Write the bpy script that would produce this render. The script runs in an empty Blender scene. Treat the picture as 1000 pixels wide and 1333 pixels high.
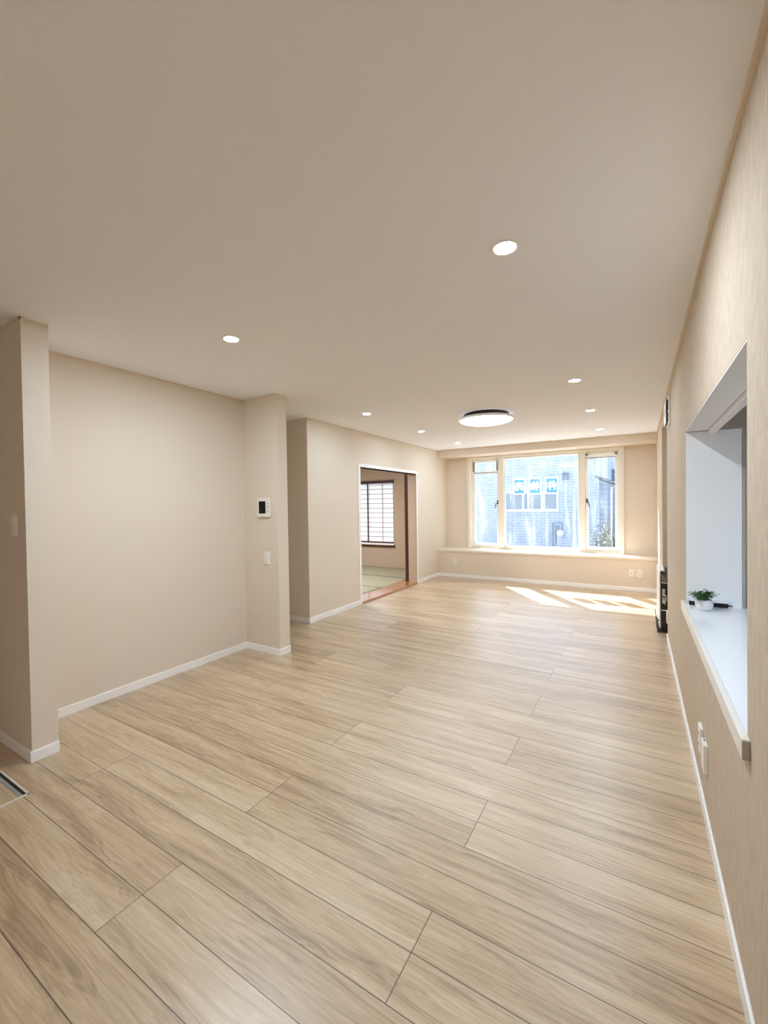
import bpy, bmesh, math, random
from mathutils import Matrix, Vector
random.seed(7)
S = bpy.context.scene
COL = S.collection

# ------------------------------------------------------------------ camera
def set_camera():
    yaw, pitch, roll = .5418, -.0151, -.0146
    c, s = math.cos, math.sin
    f = Vector((-s(yaw)*c(pitch), c(yaw)*c(pitch), s(pitch)))
    r0 = Vector((c(yaw), s(yaw), 0)); u0 = r0.cross(f)
    r = c(roll)*r0 + s(roll)*u0; u = -s(roll)*r0 + c(roll)*u0
    cam = bpy.data.cameras.new('camera')
    cam.sensor_fit = 'HORIZONTAL'; cam.sensor_width = 36; cam.lens = 36*.5502576
    cam.clip_start = .02; cam.clip_end = 200
    o = bpy.data.objects.new('camera', cam); COL.objects.link(o)
    M = Matrix((r, u, -f)).transposed().to_4x4(); M.translation = (0, 0, 1.3641)
    o.matrix_world = M
    S.camera = o
set_camera()

# ------------------------------------------------------------------ world, sun, exposure
SKY_STRENGTH, SUN_STRENGTH, EXPOSURE = .29, 9.8, 0.92
DOWNLIGHT_POWER, CEILING_LAMP_POWER, DOME_GLOW, KITCHEN_FILL_POWER, TATAMI_FILL_POWER = 11.0, 2.6, 2.4, 5.9, 46.0
LAMP_TINT = (.75, .885, 1.0)
FAR_DOWNLIGHT_POWER, FAR_TINT = 3.5, (.64, .84, 1.0)
w = bpy.data.worlds.new('world'); S.world = w; w.use_nodes = True
nt = w.node_tree; bg = nt.nodes['Background']
sky = nt.nodes.new('ShaderNodeTexSky'); sky.sky_type = 'NISHITA'; sky.sun_disc = False
sky.sun_elevation = math.radians(39.5); sky.sun_rotation = math.atan2(-.74, .96)
sky.dust_density = 1.5
nt.links.new(sky.outputs[0], bg.inputs[0]); bg.inputs[1].default_value = SKY_STRENGTH
sl = bpy.data.lights.new('sun', 'SUN'); sl.energy = SUN_STRENGTH; sl.angle = math.radians(.5); sl.color = (1, .98, .95)
so = bpy.data.objects.new('sun', sl); COL.objects.link(so)
so.rotation_euler = Vector((.74, -.96, -1)).to_track_quat('-Z', 'Y').to_euler(); so.location = (-6, 20, 14)
vs = S.view_settings; vs.view_transform = 'Standard'; vs.look = 'None'; vs.exposure = EXPOSURE; vs.gamma = 1; vs.use_curve_mapping = False
S.cycles.use_denoising = True
S.cycles.max_bounces = 12; S.cycles.diffuse_bounces = 8; S.cycles.glossy_bounces = 5; S.cycles.transparent_max_bounces = 16
S.cycles.caustics_reflective = False; S.cycles.caustics_refractive = False
S.cycles.sample_clamp_indirect = 6

# ------------------------------------------------------------------ materials
def srgb(r, g, b):
    f = lambda v: v/12.92 if v <= .04045 else ((v+.055)/1.055)**2.4
    return (f(r/255), f(g/255), f(b/255), 1)
def new_mat(name):
    m = bpy.data.materials.new(name); m.use_nodes = True
    return m, m.node_tree.nodes, m.node_tree.links, m.node_tree.nodes['Principled BSDF']
def plain(name, col, rough=.5, metal=0, spec=.5, var=.03, scale=40):
    """a paint, plastic or metal with a faint procedural mottling"""
    m, N, L, b = new_mat(name)
    b.inputs['Roughness'].default_value = rough; b.inputs['Metallic'].default_value = metal
    b.inputs['Specular IOR Level'].default_value = spec
    t = N.new('ShaderNodeTexNoise'); t.inputs['Scale'].default_value = scale; t.inputs['Detail'].default_value = 3
    g = N.new('ShaderNodeNewGeometry'); L.new(g.outputs['Position'], t.inputs['Vector'])
    mx = N.new('ShaderNodeMix'); mx.data_type = 'RGBA'
    mx.inputs[6].default_value = tuple(c*(1-var) for c in col[:3])+(1,); mx.inputs[7].default_value = tuple(min(1, c*(1+var)) for c in col[:3])+(1,)
    L.new(t.outputs['Fac'], mx.inputs[0]); L.new(mx.outputs[2], b.inputs['Base Color'])
    return m
def math_node(N, L, op, a, b=None, c=None):
    n = N.new('ShaderNodeMath'); n.operation = op
    for i, v in enumerate((a, b, c)):
        if v is None: continue
        if isinstance(v, (int, float)): n.inputs[i].default_value = v
        else: L.new(v, n.inputs[i])
    return n.outputs[0]
def wallpaper(name, col, streak=(160, 160, 40), var=.05, bump=.25, rough=.85):
    m, N, L, b = new_mat(name)
    b.inputs['Roughness'].default_value = rough; b.inputs['Specular IOR Level'].default_value = .25
    g = N.new('ShaderNodeNewGeometry')
    mp = N.new('ShaderNodeMapping'); mp.inputs['Scale'].default_value = streak; L.new(g.outputs['Position'], mp.inputs['Vector'])
    t = N.new('ShaderNodeTexNoise'); t.inputs['Scale'].default_value = 1; t.inputs['Detail'].default_value = 5; t.inputs['Roughness'].default_value = .65
    L.new(mp.outputs[0], t.inputs['Vector'])
    rp = N.new('ShaderNodeValToRGB'); rp.color_ramp.elements[0].position = .3; rp.color_ramp.elements[1].position = .7
    rp.color_ramp.elements[0].color = tuple(c*(1-var) for c in col[:3])+(1,); rp.color_ramp.elements[1].color = tuple(min(1, c*(1+var)) for c in col[:3])+(1,)
    L.new(t.outputs['Fac'], rp.inputs[0]); L.new(rp.outputs[0], b.inputs['Base Color'])
    bp = N.new('ShaderNodeBump'); bp.inputs['Strength'].default_value = bump; bp.inputs['Distance'].default_value = .002
    L.new(t.outputs['Fac'], bp.inputs['Height']); L.new(bp.outputs[0], b.inputs['Normal'])
    return m
def floorboards():
    m, N, L, b = new_mat('oak_floorboards')
    M = lambda op, *a: math_node(N, L, op, *a)
    g = N.new('ShaderNodeNewGeometry'); sp = N.new('ShaderNodeSeparateXYZ'); L.new(g.outputs['Position'], sp.inputs[0])
    x, y = sp.outputs[0], sp.outputs[1]
    v = M('DIVIDE', M('SUBTRACT', y, .966), .3066)
    row = M('FLOOR', v); v2 = M('MULTIPLY', v, 2.0); strip = M('FLOOR', v2); sf = M('FRACT', v2)
    odd = M('FLOORED_MODULO', row, 2.0)
    u = M('DIVIDE', M('ADD', M('ADD', x, .6), M('MULTIPLY', odd, .91)), 1.82)
    board = M('FLOOR', u); uf = M('FRACT', u)
    cid = N.new('ShaderNodeCombineXYZ'); L.new(board, cid.inputs[0]); L.new(strip, cid.inputs[1])
    wn = N.new('ShaderNodeTexWhiteNoise'); wn.noise_dimensions = '3D'; L.new(cid.outputs[0], wn.inputs['Vector'])
    rnd = wn.outputs['Value']
    # long soft figure that wanders over the strip
    cv = N.new('ShaderNodeCombineXYZ')
    L.new(M('ADD', M('MULTIPLY', x, .9), M('MULTIPLY', rnd, 61.0)), cv.inputs[0]); L.new(M('MULTIPLY', y, 9.0), cv.inputs[1]); L.new(M('MULTIPLY', rnd, 17.0), cv.inputs[2])
    t1 = N.new('ShaderNodeTexNoise'); t1.inputs['Scale'].default_value = 1.5; t1.inputs['Detail'].default_value = 4; t1.inputs['Distortion'].default_value = .6
    L.new(cv.outputs[0], t1.inputs['Vector'])
    # fine grain
    cv2 = N.new('ShaderNodeCombineXYZ')
    L.new(M('ADD', M('MULTIPLY', x, 2.2), M('MULTIPLY', rnd, 31.0)), cv2.inputs[0]); L.new(M('ADD', M('MULTIPLY', y, 95.0), M('MULTIPLY', t1.outputs['Fac'], 9.0)), cv2.inputs[1]); L.new(rnd, cv2.inputs[2])
    t2 = N.new('ShaderNodeTexNoise'); t2.inputs['Scale'].default_value = 1; t2.inputs['Detail'].default_value = 5; t2.inputs['Roughness'].default_value = .7
    L.new(cv2.outputs[0], t2.inputs['Vector'])
    # cathedral rings
    ring = M('SINE', M('MULTIPLY', t1.outputs['Fac'], 62.0))
    fac = M('ADD', M('ADD', M('MULTIPLY', t1.outputs['Fac'], .75), M('MULTIPLY', t2.outputs['Fac'], .75)), M('ADD', M('MULTIPLY', ring, .05), M('MULTIPLY', M('SUBTRACT', rnd, .5), .16)))
    rp = N.new('ShaderNodeValToRGB'); e = rp.color_ramp.elements
    e[0].position = .5; e[0].color = srgb(*FLOOR_DARK); e[1].position = 1.0; e[1].color = srgb(*FLOOR_LIGHT)
    k = e.new(.74); k.color = srgb(*FLOOR_MID)
    L.new(fac, rp.inputs[0])
    d1 = M('MULTIPLY', M('MINIMUM', sf, M('SUBTRACT', 1.0, sf)), .1533)
    d2 = M('MULTIPLY', M('MINIMUM', uf, M('SUBTRACT', 1.0, uf)), 1.82)
    seam = M('LESS_THAN', M('MINIMUM', d1, d2), .0016)
    mx = N.new('ShaderNodeMix'); mx.data_type = 'RGBA'; L.new(seam, mx.inputs[0]); L.new(rp.outputs[0], mx.inputs[6]); mx.inputs[7].default_value = srgb(84, 62, 44)
    L.new(mx.outputs[2], b.inputs['Base Color'])
    L.new(M('ADD', M('MULTIPLY', t2.outputs['Fac'], .12), FLOOR_ROUGH), b.inputs['Roughness'])
    b.inputs['Specular IOR Level'].default_value = .6
    b.inputs['Coat Weight'].default_value = .9; b.inputs['Coat Roughness'].default_value = .36; b.inputs['Coat IOR'].default_value = 1.6
    bp = N.new('ShaderNodeBump'); bp.inputs['Strength'].default_value = .12; bp.inputs['Distance'].default_value = .001
    L.new(M('SUBTRACT', t2.outputs['Fac'], M('MULTIPLY', seam, 1.5)), bp.inputs['Height']); L.new(bp.outputs[0], b.inputs['Normal'])
    return m
FLOOR_DARK, FLOOR_MID, FLOOR_LIGHT, FLOOR_ROUGH = (152, 125, 94), (190, 164, 131), (212, 190, 160), .31
def glass_mat():
    m, N, L, b = new_mat('window_glass'); N.remove(b)
    tr = N.new('ShaderNodeBsdfTransparent'); tr.inputs[0].default_value = (.96, .98, .98, 1)
    gl = N.new('ShaderNodeBsdfGlossy'); gl.inputs['Roughness'].default_value = .02
    fr = N.new('ShaderNodeFresnel'); ge = N.new('ShaderNodeNewGeometry'); L.new(math_node(N, L, 'MULTIPLY_ADD', ge.outputs['Backfacing'], 1/1.45-1.45, 1.45), fr.inputs[0])
    mx = N.new('ShaderNodeMixShader'); L.new(fr.outputs[0], mx.inputs[0]); L.new(tr.outputs[0], mx.inputs[1]); L.new(gl.outputs[0], mx.inputs[2])
    g = N.new('ShaderNodeNewGeometry'); mp = N.new('ShaderNodeMapping'); mp.inputs['Scale'].default_value = (9, 9, 1.1); L.new(g.outputs['Position'], mp.inputs['Vector'])
    t = N.new('ShaderNodeTexNoise'); t.inputs['Scale'].default_value = 1; t.inputs['Detail'].default_value = 7; t.inputs['Roughness'].default_value = .7; t.inputs['Distortion'].default_value = .5; L.new(mp.outputs[0], t.inputs['Vector'])
    dirt = math_node(N, L, 'MULTIPLY', math_node(N, L, 'MAXIMUM', math_node(N, L, 'SUBTRACT', t.outputs['Fac'], .5), 0.0), .42)
    tl = N.new('ShaderNodeBsdfTranslucent'); tl.inputs[0].default_value = (.9, .93, .95, 1)
    m2 = N.new('ShaderNodeMixShader'); L.new(dirt, m2.inputs[0]); L.new(mx.outputs[0], m2.inputs[1]); L.new(tl.outputs[0], m2.inputs[2])
    L.new(m2.outputs[0], N['Material Output'].inputs[0]); return m
def paper_mat(name, col, trans=.5):
    m, N, L, b = new_mat(name); N.remove(b)
    t = N.new('ShaderNodeTexNoise'); t.inputs['Scale'].default_value = 30
    mxc = N.new('ShaderNodeMix'); mxc.data_type = 'RGBA'; mxc.inputs[6].default_value = tuple(c*.96 for c in col[:3])+(1,); mxc.inputs[7].default_value = col
    L.new(t.outputs['Fac'], mxc.inputs[0])
    d = N.new('ShaderNodeBsdfDiffuse'); s = N.new('ShaderNodeBsdfTranslucent'); L.new(mxc.outputs[2], d.inputs[0]); L.new(mxc.outputs[2], s.inputs[0])
    mx = N.new('ShaderNodeMixShader'); mx.inputs[0].default_value = trans; L.new(d.outputs[0], mx.inputs[1]); L.new(s.outputs[0], mx.inputs[2])
    L.new(mx.outputs[0], N['Material Output'].inputs[0]); return m
def glow(name, col, strength):
    m, N, L, b = new_mat(name)
    b.inputs['Base Color'].default_value = (.9, .9, .9, 1); b.inputs['Emission Color'].default_value = col; b.inputs['Emission Strength'].default_value = strength
    return m
def brick_mat(name, a, c2, mortar, bw, bh, ms):
    m, N, L, b = new_mat(name); b.inputs['Roughness'].default_value = .85
    g = N.new('ShaderNodeNewGeometry'); sp = N.new('ShaderNodeSeparateXYZ'); L.new(g.outputs['Position'], sp.inputs[0])
    cb = N.new('ShaderNodeCombineXYZ'); L.new(math_node(N, L, 'ADD', sp.outputs[0], sp.outputs[1]), cb.inputs[0]); L.new(sp.outputs[2], cb.inputs[1])
    t = N.new('ShaderNodeTexBrick'); t.inputs['Color1'].default_value = a; t.inputs['Color2'].default_value = c2; t.inputs['Mortar'].default_value = mortar
    t.inputs['Scale'].default_value = 1; t.inputs['Brick Width'].default_value = bw; t.inputs['Row Height'].default_value = bh; t.inputs['Mortar Size'].default_value = ms
    L.new(cb.outputs[0], t.inputs['Vector']); 
    n = N.new('ShaderNodeTexNoise'); n.inputs['Scale'].default_value = 2.5; n.inputs['Detail'].default_value = 6; L.new(g.outputs['Position'], n.inputs['Vector'])
    mx = N.new('ShaderNodeMix'); mx.data_type = 'RGBA'; mx.blend_type = 'MULTIPLY'; mx.inputs[0].default_value = .35
    L.new(t.outputs['Color'], mx.inputs[6]); L.new(n.outputs['Color'], mx.inputs[7])
    hv = N.new('ShaderNodeHueSaturation'); hv.inputs['Saturation'].default_value = 1; L.new(n.outputs['Fac'], mx.inputs[7])
    L.new(mx.outputs[2], b.inputs['Base Color']); return m
def tatami_mat():
    m, N, L, b = new_mat('woven_rush'); b.inputs['Roughness'].default_value = .7
    g = N.new('ShaderNodeNewGeometry'); mp = N.new('ShaderNodeMapping'); mp.inputs['Scale'].default_value = (8, 180, 1); L.new(g.outputs['Position'], mp.inputs['Vector'])
    t = N.new('ShaderNodeTexNoise'); t.inputs['Scale'].default_value = 1; L.new(mp.outputs[0], t.inputs['Vector'])
    mx = N.new('ShaderNodeMix'); mx.data_type = 'RGBA'; mx.inputs[6].default_value = srgb(146, 140, 114); mx.inputs[7].default_value = srgb(166, 160, 134)
    L.new(t.outputs['Fac'], mx.inputs[0]); L.new(mx.outputs[2], b.inputs['Base Color']); return m

WALL = srgb(227, 215, 200)
m_wall = wallpaper('beige_wallpaper', WALL, (260, 260, 260), .02, .12)
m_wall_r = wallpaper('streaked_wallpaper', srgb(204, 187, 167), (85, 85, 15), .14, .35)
m_ceil = wallpaper('ceiling_paper', srgb(244, 246, 251), (180, 180, 180), .02, .2)
m_floor = floorboards()
m_white = plain('white_trim', srgb(250, 250, 250), .35, var=.01)
m_cream = plain('cream_frame', srgb(237, 232, 221), .4, var=.02)
m_sill = plain('cream_sill', srgb(240, 230, 214), .35, var=.015)
m_plastic = plain('white_plastic', srgb(240, 236, 230), .3, var=.01)
m_grey_plastic = plain('grey_plastic', srgb(150, 146, 142), .4)
m_screen = plain('black_screen', srgb(8, 8, 10), .3, spec=.2, var=0)
m_black = plain('black_plastic', srgb(22, 21, 20), .35)
m_dark = plain('dark_metal', srgb(58, 50, 42), .4, .3)
m_chrome = plain('bright_metal', srgb(215, 214, 210), .18, 1, var=.01)
m_alu = plain('aluminium', srgb(226, 220, 210), .4, .15)
m_bronze = plain('bronze_handle', srgb(70, 60, 48), .35, .6)
m_counter = plain('counter_laminate', srgb(246, 247, 250), .16, var=.005)
m_counter_edge = plain('counter_edge', srgb(240, 234, 226), .4)
m_grey_wood = plain('grey_end_board', srgb(178, 170, 160), .6, var=.12, scale=90)
m_sillwood = plain('varnished_sill_wood', srgb(176, 116, 66), .2, var=.1, scale=14)
for _k, _v in (('Coat Weight', 1), ('Coat Roughness', .13), ('Coat IOR', 1.6)): m_sillwood.node_tree.nodes['Principled BSDF'].inputs[_k].default_value = _v
m_darkwood = plain('dark_red_wood', srgb(70, 26, 20), .35, var=.15, scale=25)
m_sand = wallpaper('sand_plaster', srgb(188, 168, 148), (300, 300, 300), .04, .2)
m_tatami = tatami_mat(); m_heri = plain('tatami_border', srgb(120, 114, 92), .8)
m_glass = glass_mat()
m_shoji = paper_mat('shoji_paper', (.9, .92, .95, 1), .24)
m_lattice = plain('pale_lattice_wood', srgb(150, 140, 134), .6, var=.06)
m_lamp = glow('lamp_dome', (.95, 1, .99, 1), DOME_GLOW)
m_led = glow('downlight_lens', (1, .97, .93, 1), 14)
m_siding = brick_mat('pale_brick_siding', srgb(212, 218, 226), srgb(198, 207, 218), srgb(232, 236, 241), .26, .085, .012)
m_ext_white = plain('white_aluminium', srgb(244, 247, 250), .4, var=.01)
m_ext_grey = plain('grey_metal_hood', srgb(132, 144, 156), .5)
m_shed = brick_mat('blue_grey_board', srgb(150, 168, 190), srgb(138, 158, 184), srgb(120, 138, 162), .6, .11, .008)
m_roofing = plain('slate_roofing', srgb(104, 116, 132), .6, var=.1)
m_ground = plain('pale_concrete', srgb(222, 224, 226), .9, var=.08, scale=3)
m_leaf = plain('bush_leaf', srgb(116, 132, 128), .6, var=.5, scale=30)
m_twig = plain('bush_twig', srgb(140, 128, 116), .8)
m_pane = plain('dim_pane', srgb(150, 162, 170), .08, var=.12, scale=2)
m_blue = paper_mat('blue_print', srgb(112, 178, 228), .22)
m_signpaper = paper_mat('white_sign_paper', (.9, .93, .95, 1), .36)
m_ext_wall = plain('house_render', srgb(226, 222, 214), .9)
m_herb = plain('herb_leaf', srgb(76, 112, 54), .4, var=.4, scale=120)
m_soil = plain('potting_soil', srgb(40, 30, 22), .9)
m_pot = plain('white_ceramic', srgb(240, 240, 240), .22, var=.01)

# ------------------------------------------------------------------ mesh helpers
def bx(bm, x0, x1, y0, y1, z0, z1):
    v = [bm.verts.new(p) for p in ((x0,y0,z0),(x1,y0,z0),(x1,y1,z0),(x0,y1,z0),(x0,y0,z1),(x1,y0,z1),(x1,y1,z1),(x0,y1,z1))]
    for q in ((3,2,1,0),(4,5,6,7),(0,1,5,4),(1,2,6,5),(2,3,7,6),(3,0,4,7)): bm.faces.new([v[i] for i in q])
def prism(bm, pts, axis, a, b):
    """a polygon pts (2-D) pushed along axis ('x','y','z') from a to b"""
    def P(p, t): return {'x': (t, p[0], p[1]), 'y': (p[0], t, p[1]), 'z': (p[0], p[1], t)}[axis]
    A = [bm.verts.new(P(p, a)) for p in pts]; B = [bm.verts.new(P(p, b)) for p in pts]
    n = len(pts)
    bm.faces.new(A[::-1]); bm.faces.new(B)
    for i in range(n): bm.faces.new((A[i], A[(i+1) % n], B[(i+1) % n], B[i]))
def lathe(bm, prof, c=(0, 0, 0), n=48, cap=True):
    rings = []
    for r, z in prof:
        rings.append([bm.verts.new((c[0]+r*math.cos(2*math.pi*i/n), c[1]+r*math.sin(2*math.pi*i/n), c[2]+z)) for i in range(n)])
    for a, b in zip(rings, rings[1:]):
        for i in range(n): bm.faces.new((a[i], a[(i+1) % n], b[(i+1) % n], b[i]))
    if cap: bm.faces.new(rings[0][::-1]); bm.faces.new(rings[-1])
def tube(bm, pts, r, n=10):
    pts = [Vector(p) for p in pts]; rings = []
    for i, p in enumerate(pts):
        d = (pts[min(i+1, len(pts)-1)] - pts[max(i-1, 0)]).normalized()
        a = d.orthogonal().normalized() if not rings else (rings_a - d*rings_a.dot(d)).normalized()
        rings_a = a; b = d.cross(a)
        rr = r[i] if isinstance(r, (list, tuple)) else r
        rings.append([bm.verts.new(p + rr*(math.cos(2*math.pi*k/n)*a + math.sin(2*math.pi*k/n)*b)) for k in range(n)])
    for A, B in zip(rings, rings[1:]):
        for k in range(n): bm.faces.new((A[k], A[(k+1) % n], B[(k+1) % n], B[k]))
    bm.faces.new(rings[0][::-1]); bm.faces.new(rings[-1])
def obj(name, bm, mat, parent=None, bevel=0, smooth=False, seg=2):
    bmesh.ops.recalc_face_normals(bm, faces=bm.faces)
    if parent is not None:
        off = parent_origin(parent)
        if off.length: bmesh.ops.translate(bm, verts=bm.verts, vec=-off)
    me = bpy.data.meshes.new(name); bm.to_mesh(me); bm.free()
    o = bpy.data.objects.new(name, me); COL.objects.link(o)
    me.materials.append(mat)
    if smooth:
        for p in me.polygons: p.use_smooth = True
    if bevel:
        md = o.modifiers.new('bevel', 'BEVEL'); md.width = bevel; md.segments = seg; md.limit_method = 'ANGLE'; md.angle_limit = math.radians(40)
    if parent is not None: o.parent = parent
    return o
def parent_origin(p):
    v = Vector(p.location)
    while p.parent is not None: p = p.parent; v = v + Vector(p.location)
    return v
def boxes(name, mat, lst, parent=None, bevel=0):
    bm = bmesh.new()
    for b in lst: bx(bm, *b)
    return obj(name, bm, mat, parent, bevel)
def tag(o, label, cat, group=None):
    o['label'] = label; o['category'] = cat
    if group: o['group'] = group
    return o
def thing(name, label, cat, loc, group=None):
    o = bpy.data.objects.new(name, None); COL.objects.link(o); o.location = loc; o.empty_display_size = .05
    return tag(o, label, cat, group)
def struct(o):
    o['kind'] = 'structure'; return o
def sbox(name, mat, lst, bevel=0): return struct(boxes(name, mat, lst, None, bevel))
def copy_thing(root, loc, label, group=None):
    r = root.copy(); COL.objects.link(r); r.location = loc; r['label'] = label
    if group: r['group'] = group
    for ch in list(root.children):
        c = ch.copy(); COL.objects.link(c); c.parent = r
        for g in list(ch.children):
            d = g.copy(); COL.objects.link(d); d.parent = c
    return r

# ------------------------------------------------------------------ room shell
XR = .2438; XA = -3.268; XC = -2.822; XD = -3.2987
YF = 7.486; YW = 7.923; H = 2.4; YB = -1.7
sbox('floor', m_floor, [(-4.6, 3.0, YB-.1, 8.1, -.12, 0)])
sbox('ceiling', m_ceil, [(-3.44, 3.1, YB-.1, 8.14, H, 2.62), (-6.4, -3.44, YB-.1, 7.97, H, 2.62)])
# right wall with the kitchen hatch and the heater niche
T = .10
OY0, OY1, OZ0, OZ1 = 1.437, 3.125, .70, 1.785
sbox('wall_right', m_wall_r, [
    (XR, XR+T, YB, OY0, 0, H), (XR, XR+T, OY0, OY1, 0, OZ0), (XR, XR+T, OY0, OY1, OZ1, H), (XR, XR+T, OY1, 5.0, 0, H),
    (XR, XR+T, 5.0, 6.0, 2.235, H), (XR, XR+T, 6.0, 7.95, 0, H),
    (.62, .70, 4.9, 6.1, 0, H), (XR+T, .62, 4.9, 5.0, 0, H), (XR+T, .62, 6.0, 6.1, 0, H), (XR+T, .62, 5.0, 6.0, 2.235, H)])
sbox('wall_alcove', m_wall, [(XA-.13, XA, 1.07, 2.81, 0, H)])
sbox('wall_pillar', m_wall, [(-4.6, XC, .9523, 1.0761, 0, H)])
sbox('wall_partition', m_wall, [(-4.6, XC, 2.8064, 2.9361, 0, H)])
sbox('wall_hallway', m_wall, [(-4.7, -4.6, YB, 3.9, 0, H), (-4.6, XD, 3.7666, 3.9, 0, H)])
DY0, DY1, DZ = 4.845, 6.57, 1.905
sbox('wall_left', m_wall, [(-3.443, XD, 3.9, DY0, 0, H), (-3.443, XD, DY0, DY1, DZ, H), (-3.443, XD, DY1, 7.95, 0, H)])
sbox('wall_back', m_wall, [(-4.7, 3.0, YB-.1, YB, 0, H)])
# window wall
WX0, WX1, WZ0, WZ1 = -2.80, -.25, .53, 2.245
sbox('wall_window', m_wall, [(-3.443, WX0, YW, 8.12, 0, H), (WX1, .75, YW, 8.12, 0, H), (WX0, WX1, YW, 8.12, 0, WZ0), (WX0, WX1, YW, 8.12, WZ1, H)])
sbox('wall_sill', m_wall, [(XD, XR, YF, YW, 0, .478)])
sbox('trim_sill', m_sill, [(XD, XR, YF-.012, YW+.03, .478, .514)], .003)
sbox('wall_beam', m_wall, [(XD, XR, YF, YW, 2.2745, H)])
# cornice: a slim batten under the ceiling
sbox('trim_cornice', m_wall, [
    (XR-.012, XR, YB, YF, H-.014, H), (XA, XA+.008, 1.0761, 2.8064, H-.01, H), (XD, XD+.008, 3.7666, YF, H-.01, H),
    (-4.6, XC+.008, .9443, .9523, H-.012, H), (XC, XC+.008, .9443, 1.0761, H-.012, H), (XA, XC, 2.7984, 2.8064, H-.01, H)])
# baseboards
def base(name, segs): sbox(name, m_white, segs, .002)
bh, bt = .06, .009
base('baseboard_right', [(XR-bt, XR, YB, 5.0, 0, bh), (XR-bt, XR, 6.0, YF-bt, 0, bh)])
base('baseboard_alcove', [(XA, XA+bt, 1.0761, 2.8064-bt, 0, bh)])
base('baseboard_pillar', [(-4.6, XC+bt, .9523-bt, .9523, 0, bh), (XC, XC+bt, .9523, 1.0761+.002, 0, bh)])
base('baseboard_partition', [(XA, XC+bt, 2.8064-bt, 2.8064, 0, bh), (XC, XC+bt, 2.8064, 2.9361+.002, 0, bh)])
base('baseboard_left', [(-4.6, XD+bt, 3.7666-bt, 3.7666, 0, bh), (XD, XD+bt, 3.7666, DY0-.03, 0, bh), (XD, XD+bt, DY1+.03, YF-bt, 0, bh)])
base('baseboard_window', [(XD, XR, YF-bt, YF, 0, bh)])

# ------------------------------------------------------------------ doorway to the tatami room
c = .045
sbox('trim_doorway', m_white, [(-3.46, XD+.012, DY0-c, DY0, 0, DZ+c), (-3.46, XD+.012, DY1, DY1+.03, 0, DZ+c), (-3.46, XD+.012, DY0, DY1, DZ, DZ+c)], .002)
sbox('trim_jamb', m_sand, [(-3.461, XD-.004, DY1-.004, DY1, .03, DZ)])
sbox('trim_threshold', m_sillwood, [(-3.585, XD+.008, DY0, DY1, 0, .03)], .003)
sbox('trim_post', m_darkwood, [(-3.525, -3.461, DY1-.006, DY1+.09, 0, 2.1)], .002)
sbox('wall_tatami_room', m_sand, [(-6.3, -3.443, 7.8, 7.9, 0, .50), (-6.3, -3.443, 7.8, 7.9, 1.93, H), (-6.3, -5.85, 7.8, 7.9, .5, 1.93), (-4.46, -3.443, 7.8, 7.9, .5, 1.93),
    (-6.4, -6.3, 3.9, 7.9, 0, H), (-6.4, -4.6, 3.8, 3.9, 0, H), (-3.47, -3.443, 3.9, DY0-c, 0, H), (-3.47, -3.443, DY1+.09, 7.8, 0, H), (-3.47, -3.443, DY0-c, DY1+.09, DZ+c, H)])
sbox('floor_tatami_room', m_soil, [(-6.3, -4.6, 3.9, 8.1, -.12, 0)])
k = 0
for (x0, x1, y0, y1, lab) in [(-5.40, -3.59, 6.82, 7.795, 'pale rush tatami mat along the plaster wall under the paper screen'),
                              (-5.40, -3.59, 5.85, 6.81, 'pale rush tatami mat just inside the orange wooden threshold'),
                              (-4.50, -3.59, 4.02, 5.84, 'pale rush tatami mat by the near end of the orange wooden threshold'),
                              ]:
    t = thing('tatami_mat', lab, 'tatami mat', ((x0+x1)/2, (y0+y1)/2, 0), 'tatami mats')
    boxes('rush_surface', m_tatami, [(x0+.001, x1-.001, y0+.001, y1-.001, 0, .03)], t)
    if x1-x0 > y1-y0: hs = [(x0+.001, x1-.001, y0+.0005, y0+.03, .002, .0312), (x0+.001, x1-.001, y1-.03, y1-.0005, .002, .0312)]
    else: hs = [(x0+.0005, x0+.03, y0, y1, .002, .0312), (x1-.03, x1-.0005, y0, y1, .002, .0312)]
    for h in hs: boxes('cloth_border', m_heri, [h], t)
t = thing('tatami_room_fill', 'unseen square fill lamp added inside the tatami room', 'ceiling lamp', (-4.9, 5.6, H))  # unseen lamp added to lift the tatami room's walls
boxes('fill_box', m_shoji, [(-5.1, -4.7, 5.4, 5.8, 2.31, H)], t, .004)
L = bpy.data.lights.new('tatami_fill_light', 'AREA'); L.shape = 'SQUARE'; L.size = .36; L.energy = TATAMI_FILL_POWER; L.color = (.95, .98, 1)
lo = bpy.data.objects.new('tatami_fill_light', L); COL.objects.link(lo); lo.parent = t; lo.location = (0, 0, -.095)
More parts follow.
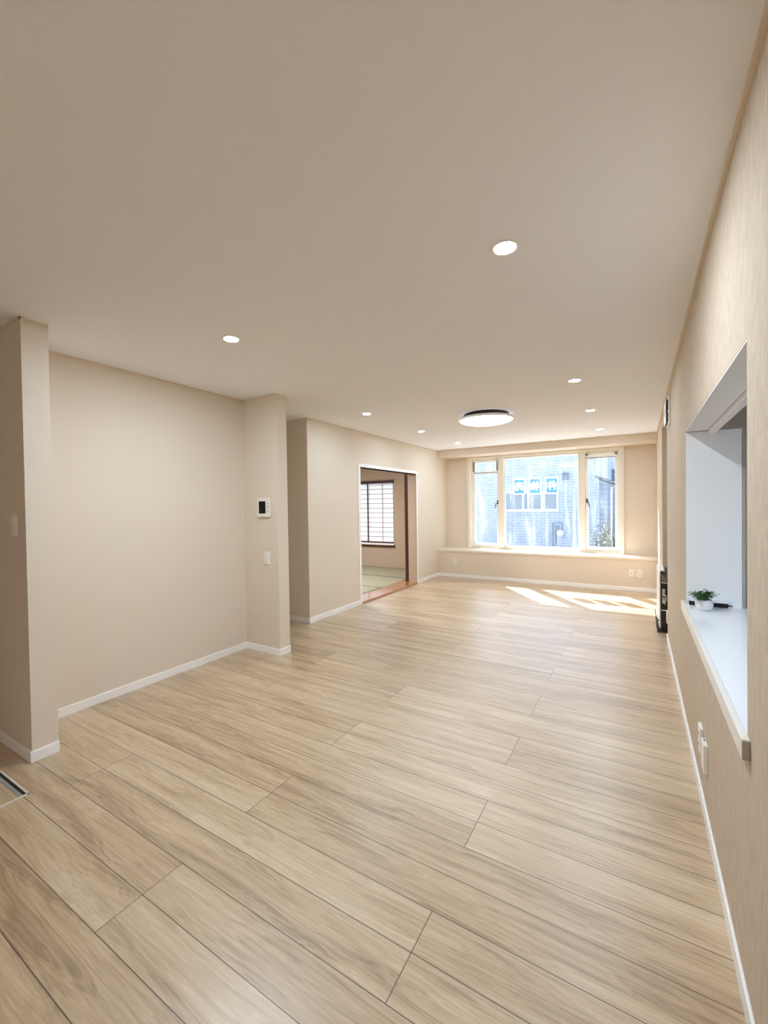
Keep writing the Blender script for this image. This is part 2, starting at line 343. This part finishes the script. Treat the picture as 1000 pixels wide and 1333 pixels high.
# shoji window
win2 = bpy.data.objects.new('window_2', None); COL.objects.link(win2); win2.location = (-5.12, 7.8, .5); struct(win2)
boxes('window_lintel', m_darkwood, [(-5.85, -4.44, 7.765, 7.83, 1.845, 1.905)], win2, .003)
boxes('window_head_board', m_lattice, [(-5.85, -4.44, 7.77, 7.83, 1.906, 1.93)], win2)
boxes('window_sill', m_white, [(-5.85, -4.445, 7.765, 7.84, .517, .552)], win2, .002)
boxes('window_apron', m_darkwood, [(-5.85, -4.43, 7.755, 7.80, .482, .516)], win2, .002)
for (a, b, yy) in ((-5.135, -4.465, 7.815), (-5.80, -5.11, 7.848)):
    p = obj('shoji_screen', (lambda bm: (bx(bm, a, b, yy+.012, yy+.0135, .556, 1.842), bm)[1])(bmesh.new()), m_shoji, win2)
    boxes('screen_frame', m_darkwood, [(a, a+.026, yy, yy+.024, .553, 1.844), (b-.010, b, yy, yy+.024, .553, 1.844), (a+.026, b-.010, yy, yy+.024, .553, .585)], p)
    lat = [(a+.026, b-.010, yy+.004, yy+.0115, z-.006, z+.006) for z in [.69+.103*i for i in range(11)]]
    lat += [((a+b)/2+.06-.007, (a+b)/2+.06+.007, yy+.002, yy+.0115, .585, 1.842)]
    boxes('screen_lattice', m_lattice, lat, p)

# ------------------------------------------------------------------ living room window
win = bpy.data.objects.new('window_1', None); COL.objects.link(win); win.location = (-1.525, 7.95, .514); struct(win)
GY = 8.045
boxes('window_casing', m_cream, [(-2.856, -2.794, YW-.027, 7.96, .514, 2.272), (-.256, -.195, YW-.027, 7.96, .514, 2.272), (-2.794, -.256, YW-.027, 7.96, 2.243, 2.272)], win, .004)
boxes('window_frame', m_cream, [(-2.80, -2.765, 7.955, 8.1, .53, 2.245), (-.285, -.25, 7.955, 8.1, .53, 2.245), (-2.765, -.285, 7.955, 8.1, 2.205, 2.245), (-2.765, -.285, 7.955, 8.1, .515, .552)], win, .003)
boxes('mullion', m_cream, [(-2.261, -2.16, 7.945, 8.1, .552, 2.243)], win, .004)
boxes('mullion', m_cream, [(-.883, -.775, 7.945, 8.1, .552, 2.243)], win, .004)
boxes('fixed_pane', m_glass, [(-2.16, -.883, GY, GY+.006, .55, 2.22)], win)
boxes('pane_bead', m_white, [(-2.16, -.883, 8.02, 8.075, .552, .578), (-2.16, -.883, 8.02, 8.075, 2.21, 2.243), (-2.16, -2.148, 8.02, 8.075, .578, 2.21), (-.895, -.883, 8.02, 8.075, .578, 2.21)], win, .002)
def sash(x0, x1, ztop, hx, hdir):
    fw = .042
    s = boxes('casement_sash', m_white, [(x0, x0+fw, 7.99, 8.06, .555, ztop), (x1-fw, x1, 7.99, 8.06, .555, ztop), (x0+fw, x1-fw, 7.99, 8.06, .555, .605), (x0+fw, x1-fw, 7.99, 8.06, ztop-.04, ztop)], win, .003)
    boxes('sash_pane', m_glass, [(x0+fw, x1-fw, 8.02, 8.026, .605, ztop-.04)], s)
    bm = bmesh.new(); bx(bm, hx-.012, hx+.012, 7.96, 7.99, 1.365, 1.43)
    tube(bm, [(hx, 7.968, 1.40), (hx+hdir*.012, 7.945, 1.385), (hx+hdir*.03, 7.94, 1.34), (hx+hdir*.04, 7.94, 1.28)], [.009, .009, .008, .006])
    obj('sash_handle', bm, m_bronze, s, .002)
sash(-2.762, -2.264, 2.203, -2.285, -1)
sash(-.772, -.288, 2.203, -.748, 1)
r = boxes('insect_screen_rail', m_cream, [(-2.73, -2.29, 7.965, 7.985, 1.962, 1.992)], win, .003)
boxes('rail_seal', m_grey_plastic, [(-2.73, -2.29, 7.966, 7.984, 1.952, 1.962)], r)
r = boxes('insect_screen_rail', m_white, [(-.75, -.31, 7.965, 7.985, 2.125, 2.165)], win, .003)
boxes('rail_seal', m_grey_plastic, [(-.75, -.31, 7.966, 7.984, 2.113, 2.125)], r)
for a in (-.765, -.325): boxes('rail_bracket', m_bronze, [(a, a+.03, 7.957, 7.985, 2.168, 2.19)], win)
for a in (-2.762, -2.30): boxes('side_shade', m_grey_plastic, [(a, a+.035, 7.967, 7.989, 1.995, 2.175)], win)  # grey strips paint in the shadow at the sides of the upper pane

# ------------------------------------------------------------------ kitchen beyond the hatch
sbox('wall_kitchen', m_wall, [(.345, 3.0, 3.9, 4.0, 0, H), (2.9, 3.0, YB, .3, 0, H), (2.9, 3.0, 2.9, 3.9, 0, H), (2.9, 3.0, .3, 2.9, 0, .95), (2.9, 3.0, .3, 2.9, 2.05, H)])
win3 = bpy.data.objects.new('window_3', None); COL.objects.link(win3); win3.location = (2.95, 1.6, .95); struct(win3)  # unseen window put in so daylight reaches the kitchen
boxes('window_frame', m_white, [(2.92, 2.98, .3, .35, .95, 2.05), (2.92, 2.98, 2.85, 2.9, .95, 2.05), (2.92, 2.98, .35, 2.85, .95, 1.0), (2.92, 2.98, .35, 2.85, 2.0, 2.05), (2.92, 2.98, 1.57, 1.63, 1.0, 2.0)], win3)
boxes('window_pane', m_glass, [(2.948, 2.952, .35, 2.85, 1.0, 2.0)], win3)
sbox('trim_hatch_panel', m_white, [(XR+.002, .507, OY1-.004, OY1+.06, .745, 1.775)])
sbox('trim_hatch_soffit', m_ceil, [(XR+.001, XR+T+.004, OY0+.002, OY1-.005, 1.780, 1.7849)])
sbox('trim_hatch_end', m_grey_wood, [(.508, .522, OY1-.006, OY1+.06, .745, 1.775)])
sbox('trim_hatch_rail', m_white, [(.352, .385, OY0, OY1-.006, 1.757, 1.80)], .002)
t = thing('kitchen_fill', 'unseen long fill lamp added on the kitchen ceiling', 'ceiling lamp', (1.6, 1.6, H))  # unseen cool lamp added to brighten the counter and hatch panel
boxes('fill_body', m_white, [(1.50, 1.70, .95, 2.25, 2.33, H)], t, .004)
L = bpy.data.lights.new('kitchen_fill_light', 'AREA'); L.shape = 'RECTANGLE'; L.size = .18; L.size_y = 1.25; L.energy = KITCHEN_FILL_POWER; L.color = (.50, .68, 1)
lo = bpy.data.objects.new('kitchen_fill_light', L); COL.objects.link(lo); lo.parent = t; lo.location = (0, 0, -.075)
# counter
t = thing('counter', 'long white kitchen counter top running through the wall hatch', 'counter', (.5, 2.3, .745))
boxes('counter_top', m_counter, [(XR, .85, OY0, OY1, .701, .745)], t)
boxes('counter_front_edge', m_counter_edge, [(.226, XR, 1.405, 3.215, .692, .7455)], t, .002)
e = boxes('counter_end_cap', m_grey_wood, [(.227, XR-.001, 1.400, 1.4045, .694, .744)], t); e['label'] = 'grey wooden end cap'
boxes('counter_support', m_white, [(.40, .80, 1.5, 3.1, 0, .70)], t)

# ------------------------------------------------------------------ lights on the ceiling
def downlight(loc, label, power=DOWNLIGHT_POWER, tint=LAMP_TINT):
    t = thing('downlight', label, 'downlight', loc, 'recessed ceiling downlights')
    x, y, z = loc
    bm = bmesh.new(); lathe(bm, [(.043, -.0035), (.050, -.006), (.055, -.004), (.056, 0), (.043, 0), (.043, -.0035)], loc, 40, False)
    obj('trim_ring', bm, m_white, t, smooth=True)
    bm = bmesh.new(); lathe(bm, [(.0425, -.0030), (.0425, -.0005)], loc, 40); obj('lens', bm, m_led, t)
    L = bpy.data.lights.new('downlight_beam', 'AREA'); L.shape = 'DISK'; L.size = .08; L.energy = power; L.color = tint
    lo = bpy.data.objects.new('downlight_beam', L); COL.objects.link(lo); lo.parent = t; lo.location = (0, 0, -.008)
    return t
near = downlight((-.457, 1.737, H), 'large-looking round downlight nearest the viewer, above the floor beside the kitchen hatch')
copy_thing(near, (-2.133, 1.758, H), 'round downlight alone above the shallow wall alcove between pillar and partition')
downlight((-.457, -1.15, H), 'unseen round fill downlight added behind the viewer', DOWNLIGHT_POWER*.7)  # out of view; added to brighten the near ceiling
far = downlight((-2.612, 3.99, H), 'round downlight in the row by the doorway wall, first one past the partition', FAR_DOWNLIGHT_POWER, FAR_TINT)
for loc, lab in [((-2.609, 5.382, H), 'round downlight in the row by the doorway wall, level with the dome lamp'),
                 ((-2.595, 6.746, H), 'faint round downlight in the row by the doorway wall, nearest the window beam'),
                 ((-.457, 3.914, H), 'round downlight in the row by the hatch wall, second from the viewer'),
                 ((-.453, 5.279, H), 'round downlight in the row by the hatch wall, third from the viewer'),
                 ((-.460, 6.704, H), 'faint round downlight in the row by the hatch wall, closest to the window beam')]:
    copy_thing(far, loc, lab)
CL = (-1.50, 4.80, H)
t = thing('ceiling_lamp', 'flat domed white ceiling lamp with black base, middle of the ceiling', 'ceiling lamp', CL)
bm = bmesh.new(); lathe(bm, [(.24, 0), (.255, -.012), (.255, -.046), (.24, -.052)], CL, 64); e = obj('lamp_base', bm, m_black, t, .002); e['label'] = 'black round base'
bm = bmesh.new(); lathe(bm, [(.262, -.047), (.300, -.047), (.306, -.052), (.306, -.074), (.3005, -.074), (.3005, -.058), (.262, -.058), (.262, -.047)], CL, 64, False); obj('glow_shield_rim', bm, m_white, t, smooth=True)  # rim added to keep the dome's glow off the ceiling
prof = [(.255, -.060), (.300, -.063)] + [(.300*math.cos(a), -.064-.052*math.sin(a)) for a in [math.radians(8*i) for i in range(1, 12)]]
bm = bmesh.new(); lathe(bm, prof, CL, 64); obj('lamp_shade', bm, m_lamp, t, smooth=True)
L = bpy.data.lights.new('lamp_glow', 'AREA'); L.shape = 'DISK'; L.size = .5; L.energy = CEILING_LAMP_POWER; L.color = (.70, .88, 1)
lo = bpy.data.objects.new('lamp_glow', L); COL.objects.link(lo); lo.parent = t; lo.location = (0, 0, -.122)

# ------------------------------------------------------------------ switches, sockets, intercom
def plate(name, label, cat, loc, axis, w=.07, h=.12, d=.010, kind='socket', group=None):
    """a wall plate; axis says which way it faces: '-y', '-x'"""
    t = thing(name, label, cat, loc, group); x, y, z = loc
    def b(u0, u1, v0, v1, d0, d1):
        return (x+u0, x+u1, y-d1, y-d0, z+v0, z+v1) if axis == '-y' else (x-d1, x-d0, y+u0, y+u1, z+v0, z+v1)
    boxes('plate', m_plastic, [b(-w/2, w/2, -h/2, h/2, 0, d)], t, .0025)
    if kind == 'socket':
        for s in (-1, 1):
            f = boxes('socket', m_plastic, [b(-.014, .014, s*.024-.017, s*.024+.017, d, d+.002)], t, .001)
            boxes('slot', m_black, [b(q-.0015, q+.0015, s*.024-.006, s*.024+.006, d+.002, d+.0026) for q in (-.006, .006)], f)
    elif kind == 'aerial':
        f = boxes('aerial_insert', m_plastic, [b(-.015, .015, -.04, .04, d, d+.002)], t, .001)
        boxes('aerial_hole', m_black, [b(-.006, .006, -.006, .006, d+.002, d+.004)], f, .002)
    elif kind == 'switch':
        f = boxes('rocker', m_plastic, [b(-w*.28, w*.28, -h*.38, h*.38, d, d+.004)], t, .002)
        boxes('indicator', m_grey_plastic, [b(-.003, .003, -h*.30, -h*.27, d+.004, d+.0045)], f)
    return t
plate('wall_outlet', 'small white outlet on the low wall under the sill, near the doorway wall', 'outlet', (-2.961, YF, .299), '-y')
plate('aerial_outlet', 'white aerial outlet with dark centre hole under the sill, beside a plain outlet', 'outlet', (-.097, YF, .273), '-y', kind='aerial')
plate('wall_outlet', 'white outlet under the sill, nearest the heater', 'outlet', (.014, YF, .270), '-y')
plate('wall_outlet', 'white outlet under the hatch, the one farther along the wall', 'outlet', (XR, 2.36, .288), '-x', d=.013)
t = plate('aerial_outlet', 'white outlet with a top hole under the hatch, nearer the counter end', 'outlet', (XR, 2.215, .284), '-x', w=.075, d=.016, kind='none')
boxes('cable_hole', m_black, [(XR-.010, XR-.004, 2.222, 2.236, .3435, .3445)], t)
plate('wall_outlet', 'white outlet low on the wall edge beside the heater niche', 'outlet', (XR, 4.955, .235), '-x', d=.012)
plate('light_switch', 'white rocker switch on the partition below the intercom', 'light switch', (-2.966, 2.8064, .891), '-y', w=.074, h=.118, kind='switch')
plate('light_switch', 'white rocker switch on the shaded face of the pillar near the floor hatch', 'light switch', (-2.962, .9523, 1.283), '-y', w=.07, h=.115, kind='switch')
# intercom
ic = (-2.986, 2.8064, 1.361); t = thing('intercom', 'white wall intercom with black upright screen on the partition', 'intercom', ic)
x, y, z = ic
boxes('housing', m_plastic, [(x-.079, x+.079, y-.024, y, z-.088, z+.088)], t, .006)
e = boxes('screen', m_screen, [(x-.054, x+.034, y-.0255, y-.023, z-.055, z+.060)], t, .001); e['label'] = 'black screen'
for dz in (.036, .008): boxes('button', m_grey_plastic, [(x+.058, x+.070, y-.0265, y-.023, z+dz-.007, z+dz+.007)], t, .002)
boxes('speaker_slit', m_grey_plastic, [(x-.03+.022*i, x-.02+.022*i, y-.0246, y-.0235, z-.076, z-.073) for i in range(3)], t)
boxes('call_button', m_grey_plastic, [(x+.058, x+.070, y-.0255, y-.023, z-.04, z-.03)], t, .002)
# double cover fixture high on the right wall
t = thing('wall_bracket', 'small wall bracket with two stacked covers, shaded sides painted dark, above the heater niche', 'wall bracket', (XR, 4.62, 2.16))
boxes('back_plate', m_counter_edge, [(XR-.014, XR, 4.46, 4.80, 2.045, 2.29)], t, .003)
for z0 in (2.062, 2.172):
    f = boxes('cover', m_white, [(XR-.034, XR-.030, 4.50, 4.78, z0, z0+.098)], t, .002)
    boxes('shaded_side', m_black, [(XR-.030, XR-.014, 4.505, 4.775, z0+.006, z0+.092)], f)  # black sides paint in the shadow on the dark sides of the covers

# ------------------------------------------------------------------ heater
hy0, hy1 = 5.26, 5.86
t = thing('heater', 'black and white floor-standing heater set in the wall niche', 'heater', (.35, 5.56, 0))
boxes('body', m_dark, [(.198, .52, hy0, hy1, .035, .60)], t, .008)
boxes('front_panel', m_white, [(.182, .1965, hy0-.004, hy1+.004, .04, .635)], t, .006)
boxes('top_cover', m_white, [(.186, .232, hy0, hy1, .636, .652)], t, .004)
g = boxes('side_grille', m_black, [(.199, .40, hy0-.004, hy0-.0005, .53, .60)], t)
bm = bmesh.new()
for i in range(7):
    xx = .204+.016*i; prism(bm, [(xx, .598), (xx+.006, .598), (xx+.013, .532), (xx+.007, .532)], 'y', hy0-.008, hy0-.0042)
obj('grille_slat', bm, m_chrome, g)
boxes('side_band', m_chrome, [(.199, .40, hy0-.005, hy0-.0005, .512, .526)], t, .001)
bm = bmesh.new(); bx(bm, .209, .236, hy0-.010, hy0-.0005, .30, .455)
obj('control_box', bm, m_chrome, t, .004)
bm = bmesh.new(); tube(bm, [(.222, hy0-.014, .40), (.240, hy0-.022, .385), (.246, hy0-.022, .34), (.232, hy0-.016, .315), (.238, hy0-.012, .285)], .008)
obj('exhaust_pipe', bm, m_chrome, t, smooth=True)
bm = bmesh.new(); lathe(bm, [(.009, 0), (.009, .008)], (0, 0, 0), 20)
bmesh.ops.rotate(bm, verts=bm.verts, matrix=Matrix.Rotation(math.radians(90), 3, 'X')); bmesh.ops.translate(bm, verts=bm.verts, vec=(.222, hy0-.011, .372))
obj('knob', bm, m_black, t)
boxes('lower_band', m_white, [(.199, .40, hy0-.005, hy0-.0005, .225, .235)], t, .001)
boxes('foot_plinth', m_black, [(.20, .53, hy0+.005, hy1-.005, 0, .035)], t, .003)
bm = bmesh.new(); prism(bm, [(hy0-.03, .0), (hy1, .0), (hy1, .012), (hy0-.03, .012)], 'x', .168, .26); bx(bm, .164, .170, hy0-.03, hy1, 0, .03)
obj('floor_tray', bm, m_dark, t, .002)
bm = bmesh.new(); tube(bm, [(.180, hy0-.004, .02), (.166, hy0-.004, .04), (.162, hy0-.004, .11), (.180, hy0-.004, .125)], .006); tube(bm, [(.162, hy0-.004, .11), (.162, hy1, .11)], .005)
obj('guard_rail', bm, m_black, t, smooth=True)

# ------------------------------------------------------------------ on the counter
PP = (.318, 2.985, .7456)
t = thing('potted_plant', 'small leafy green plant in a round white pot on the counter', 'potted plant', PP)
bm = bmesh.new(); lathe(bm, [(.022, 0), (.031, .002), (.040, .014), (.043, .032), (.041, .050), (.036, .060), (.033, .060), (.036, .050), (.036, .044)], PP, 40, True)
obj('pot', bm, m_pot, t, smooth=True)
bm = bmesh.new(); lathe(bm, [(.0335, .044), (.0335, .047)], PP, 24); obj('soil', bm, m_soil, t)
def leaf(bm, base, d, size, w=.55, curl=.25):
    d = d.normalized(); side = d.cross(Vector((0, 0, 1)))
    side = side.normalized() if side.length > .05 else Vector((1, 0, 0)); up = side.cross(d).normalized()
    prof = [(0, .05), (.25, .8), (.5, 1.0), (.78, .62), (1, .04)]
    A, B, C = [], [], []
    for s, ww in prof:
        c = base + d*size*s - up*curl*size*s*s
        A.append(bm.verts.new(c + side*w*size*.5*ww + up*.08*size)); B.append(bm.verts.new(c)); C.append(bm.verts.new(c - side*w*size*.5*ww + up*.08*size))
    for i in range(4):
        bm.faces.new((A[i], A[i+1], B[i+1], B[i])); bm.faces.new((B[i], B[i+1], C[i+1], C[i]))
bs, bl = bmesh.new(), bmesh.new()
for i in range(34):
    a = random.uniform(0, 2*math.pi); sp = random.uniform(.1, 1.0)**.7; hgt = random.uniform(.03, .06)*(1.15-.5*sp)
    p0 = Vector(PP) + Vector((.02*math.cos(a)*sp, .02*math.sin(a)*sp, .046)); p2 = Vector(PP) + Vector((.066*math.cos(a)*sp, .066*math.sin(a)*sp, .05+hgt))
    p1 = (p0+p2)/2 + Vector((0, 0, .012))
    tube(bs, [p0, p1, p2], .0009, 5)
    for q in range(7):
        s = .35+.65*q/6; p = p0.lerp(p1, s*2) if s < .5 else p1.lerp(p2, s*2-1)
        aa = random.uniform(0, 2*math.pi); leaf(bl, p, Vector((math.cos(aa), math.sin(aa), random.uniform(-.3, .7))), random.uniform(.015, .025), .75)
obj('stem', bs, m_twig, t); o = obj('foliage', bl, m_herb, t, smooth=True)
md = o.modifiers.new('solid', 'SOLIDIFY'); md.thickness = .0006
t = thing('slim_case', 'long slim black case lying behind the potted plant', 'case', (.355, 3.10, .7456))
boxes('case_body', m_black, [(.258, .440, 3.085, 3.115, .7456, .770)], t, .003)
e = boxes('case_top_strip', m_white, [(.262, .436, 3.087, 3.113, .7705, .7735)], t, .001); e['label'] = 'white top strip'  # plain white strip along the top of the case
bm = bmesh.new(); tube(bm, [(.440, 3.10, .757), (.452, 3.10, .757), (.462, 3.10, .755)], [.005, .004, .003]); obj('case_tip', bm, m_black, t)

# ------------------------------------------------------------------ floor hatch
t = thing('floor_hatch', 'wooden floor hatch with bright metal edge in front of the pillar', 'floor hatch', (-2.825, .535, 0))
hx0, hx1, hy0_, hy1_ = -3.13, -2.522, .23, .838
boxes('metal_frame', m_alu, [(hx0, hx1, hy1_-.009, hy1_, -.004, .004), (hx0, hx1, hy0_, hy0_+.009, -.004, .004), (hx0, hx0+.009, hy0_, hy1_, -.004, .004), (hx1-.009, hx1, hy0_, hy1_, -.004, .004)], t, .001)
boxes('hatch_panel', m_floor, [(hx0+.010, hx1-.010, hy0_+.010, hy1_-.040, -.003, .0022)], t)
boxes('handle_channel', m_black, [(hx0+.010, hx1-.012, hy1_-.022, hy1_-.010, -.003, .0012)], t)
boxes('channel_liner', m_grey_plastic, [(hx0+.010, hx1-.012, hy1_-.039, hy1_-.023, -.003, .003)], t)

# ------------------------------------------------------------------ signs on the window glass (seen from behind)
GLYPH = {
 'sell': [[(.1,.86),(.9,.86)], [(.5,.98),(.5,.67)], [(.22,.66),(.78,.66)], [(.08,.34),(.08,.5),(.92,.5),(.92,.36)], [(.37,.43),(.34,.24),(.22,.12),(.06,.04)], [(.62,.43),(.62,.12),(.69,.05),(.9,.05),(.93,.2)]],
 'thing': [[(.19,.92),(.06,.6)], [(.12,.72),(.46,.72)], [(.28,.98),(.28,.02)], [(.04,.32),(.47,.45)], [(.62,.98),(.57,.78),(.45,.58)], [(.56,.78),(.96,.78),(.94,.4),(.9,.12),(.82,.05),(.73,.1)], [(.70,.76),(.62,.5),(.46,.3)], [(.83,.76),(.75,.4),(.52,.08)]],
 'item': [[(.29,.97),(.19,.72),(.04,.5)], [(.19,.7),(.19,.02)], [(.5,.88),(.46,.7),(.37,.54)], [(.45,.69),(.93,.69)], [(.33,.36),(.98,.36)], [(.68,.98),(.68,.02)]]}
def sign(x0, x1, z0, z1, key, label):
    yy = GY+.010
    t = thing('window_sign', label, 'sign', ((x0+x1)/2, yy, z0), 'paper signs on the window')
    nx, nz = 46, 62; mg = .019; cx = (x0+x1)/2; gw, gh = (x1-x0)*.72, (z1-z0)*.50; zb = z0+(z1-z0)*.27; hw = .0115
    segs = []
    for st in GLYPH[key]:
        pts = [(cx - (u-.5)*gw, zb + v*gh) for u, v in st]        # mirrored: the sheet faces the street
        segs += list(zip(pts, pts[1:]))
    def inked(px, pz):
        for (a, b), (c_, d) in segs:
            dx, dz = c_-a, d-b; q = max(0, min(1, ((px-a)*dx+(pz-b)*dz)/(dx*dx+dz*dz)))
            if math.hypot(px-a-q*dx, pz-b-q*dz) < hw: return True
        return False
    bms = [bmesh.new() for _ in range(3)]; caches = [{}, {}, {}]
    for ix in range(nx):
        for iz in range(nz):
            xa, xb = x0+(x1-x0)*ix/nx, x0+(x1-x0)*(ix+1)/nx; za, zb_ = z0+(z1-z0)*iz/nz, z0+(z1-z0)*(iz+1)/nz
            mx_, mz_ = (xa+xb)/2, (za+zb_)/2
            k = 0 if not (x0+mg < mx_ < x1-mg and z0+mg < mz_ < z1-mg) else 2 if inked(mx_, mz_) else 1
            vs_ = []
            for key_, p in (((ix, iz), (xa, yy, za)), ((ix+1, iz), (xb, yy, za)), ((ix+1, iz+1), (xb, yy, zb_)), ((ix, iz+1), (xa, yy, zb_))):
                if key_ not in caches[k]: caches[k][key_] = bms[k].verts.new(p)
                vs_.append(caches[k][key_])
            bms[k].faces.new(vs_)
    sheet = obj('sign_sheet', bms[0], m_signpaper, t)
    p = obj('sign_print', bms[1], m_blue, t); p['label'] = 'light blue printed panel'
    obj('sign_character', bms[2], m_signpaper, p)
sign(-2.010, -1.790, 1.533, 1.828, 'sell', 'blue and white paper sign on the glass, the one nearest the doorway wall')
sign(-1.728, -1.512, 1.533, 1.828, 'thing', 'middle one of three blue and white paper signs on the window glass')
sign(-1.442, -1.218, 1.533, 1.828, 'item', 'blue and white paper sign on the glass, nearest the heater')

# ------------------------------------------------------------------ outside
struct(boxes('ground', m_ground, [(-30, 30, 8.13, 40, -.5, -.35)]))
NY = 14.0
nb = thing('neighbour_house', 'pale brick-sided house across the alley, seen through the big window', 'house', (-3, NY, -.35))
boxes('brick_wall', m_siding, [(-16, -.76, NY, NY+7, -.35, 3.15)], nb)
boxes('eave_board', m_ext_white, [(-16.2, -.74, NY-.12, NY+7, 3.15, 3.28)], nb)
wf = boxes('house_window', m_ext_white, [(-3.77, -2.11, NY-.05, NY, 1.115, 1.185), (-3.77, -2.11, NY-.05, NY, 1.705, 1.76)] + [(a, a+.055, NY-.05, NY, 1.185, 1.705) for a in (-3.77, -3.20, -3.04, -2.63, -2.56, -2.165)], nb)
boxes('window_pane', m_pane, [(-3.715, -2.165, NY-.02, NY-.002, 1.185, 1.705)], wf)
bm = bmesh.new(); prism(bm, [(NY, 2.30), (NY-.12, 2.22), (NY-.12, 2.06), (NY, 2.06)], 'x', -2.00, -1.83); obj('vent_hood', bm, m_ext_grey, nb)
gm = thing('gas_meter', 'round white gas meter with thin pipes on the pale brick wall', 'gas meter', (-2.06, NY, .2))
bm = bmesh.new(); lathe(bm, [(.09, 0), (.105, .03), (.105, .09), (.085, .12)], (0, 0, 0), 32)
bmesh.ops.rotate(bm, verts=bm.verts, matrix=Matrix.Rotation(math.radians(90), 3, 'X')); bmesh.ops.translate(bm, verts=bm.verts, vec=(-2.06, NY-.012, .44)); obj('meter_body', bm, m_ext_white, gm, smooth=True)
bm = bmesh.new(); tube(bm, [(-2.28, NY-.05, -.35), (-2.28, NY-.05, .76), (-2.0, NY-.05, .76), (-2.0, NY-.05, .50)], .014); obj('gas_pipe', bm, m_ext_grey, gm)
bm = bmesh.new(); tube(bm, [(-2.19, NY-.04, -.35), (-2.19, NY-.04, .67), (-2.12, NY-.04, .67), (-2.12, NY-.04, .50)], .012); obj('gas_pipe', bm, m_ext_grey, gm)
sh = thing('shed', 'blue-grey shed with a sloping slate roof beside the pale brick house', 'shed', (.3, 10.7, -.35))
bm = bmesh.new(); prism(bm, [(-.73, -.35), (1.5, -.35), (1.5, .95), (-.73, 1.86)], 'y', 10.3, 11.2); obj('board_wall', bm, m_shed, sh)
bm = bmesh.new(); prism(bm, [(-.79, 1.90), (1.6, .925), (1.6, .98), (-.79, 1.955)], 'y', 10.2, 11.3); obj('roof', bm, m_roofing, sh)
bm = bmesh.new(); tube(bm, [(-.48, 10.2, 1.68), (-.49, 10.24, 1.6), (-.495, 10.27, -.35)], .018); obj('downpipe', bm, m_ext_white, sh)
fh = thing('far_house', 'distant pale house with a dark eave above the shed roof', 'house', (1.2, 17, -.35))
bm = bmesh.new(); bx(bm, -.45, 6, 16.2, 20, -.35, 2.50); obj('house_wall', bm, m_siding, fh)
bm = bmesh.new(); prism(bm, [(-.73, 2.36), (-.1, 2.16), (6.3, 2.6), (6.3, 2.7), (-.1, 2.27), (-.73, 2.46)], 'y', 15.9, 16.19); obj('house_eave', bm, m_roofing, fh)
def bush(cx, cy, z0, r, hgt, n, label):
    t = thing('garden_bush', label, 'bush', (cx, cy, z0))
    bs, bl = bmesh.new(), bmesh.new()
    for i in range(n):
        a = random.uniform(0, 2*math.pi); sp = random.random()**.6; h = hgt*random.uniform(.55, 1)*(1.05-.35*sp)
        p0 = Vector((cx+.08*math.cos(a), cy+.08*math.sin(a), z0)); p2 = Vector((cx+r*sp*math.cos(a), cy+r*sp*math.sin(a), z0+h)); p1 = (p0+p2)/2+Vector((0, 0, .08))
        tube(bs, [p0, p1, p2], [.008, .006, .003], 5)
        for q in range(14):
            s = .3+.7*q/13; p = p0.lerp(p1, s*2) if s < .5 else p1.lerp(p2, s*2-1)
            aa = random.uniform(0, 2*math.pi); leaf(bl, p, Vector((math.cos(aa), math.sin(aa), random.uniform(-.5, .6))), random.uniform(.06, .11), .45)
    obj('stem', bs, m_twig, t); o = obj('foliage', bl, m_leaf, t, smooth=True)
    md = o.modifiers.new('solid', 'SOLIDIFY'); md.thickness = .0015
bush(-.50, 9.5, -.35, .40, 1.55, 90, 'leafy grey-green bush outside the casement nearest the heater')
sbox('wall_exterior', m_ext_wall, [(-6.4, -3.443, 7.9, 7.96, 0, .50), (-6.4, -3.443, 7.9, 7.96, 1.93, H), (-4.44, -3.443, 7.9, 7.96, .5, 1.93), (-6.4, -5.87, 7.9, 7.96, .5, 1.93)])
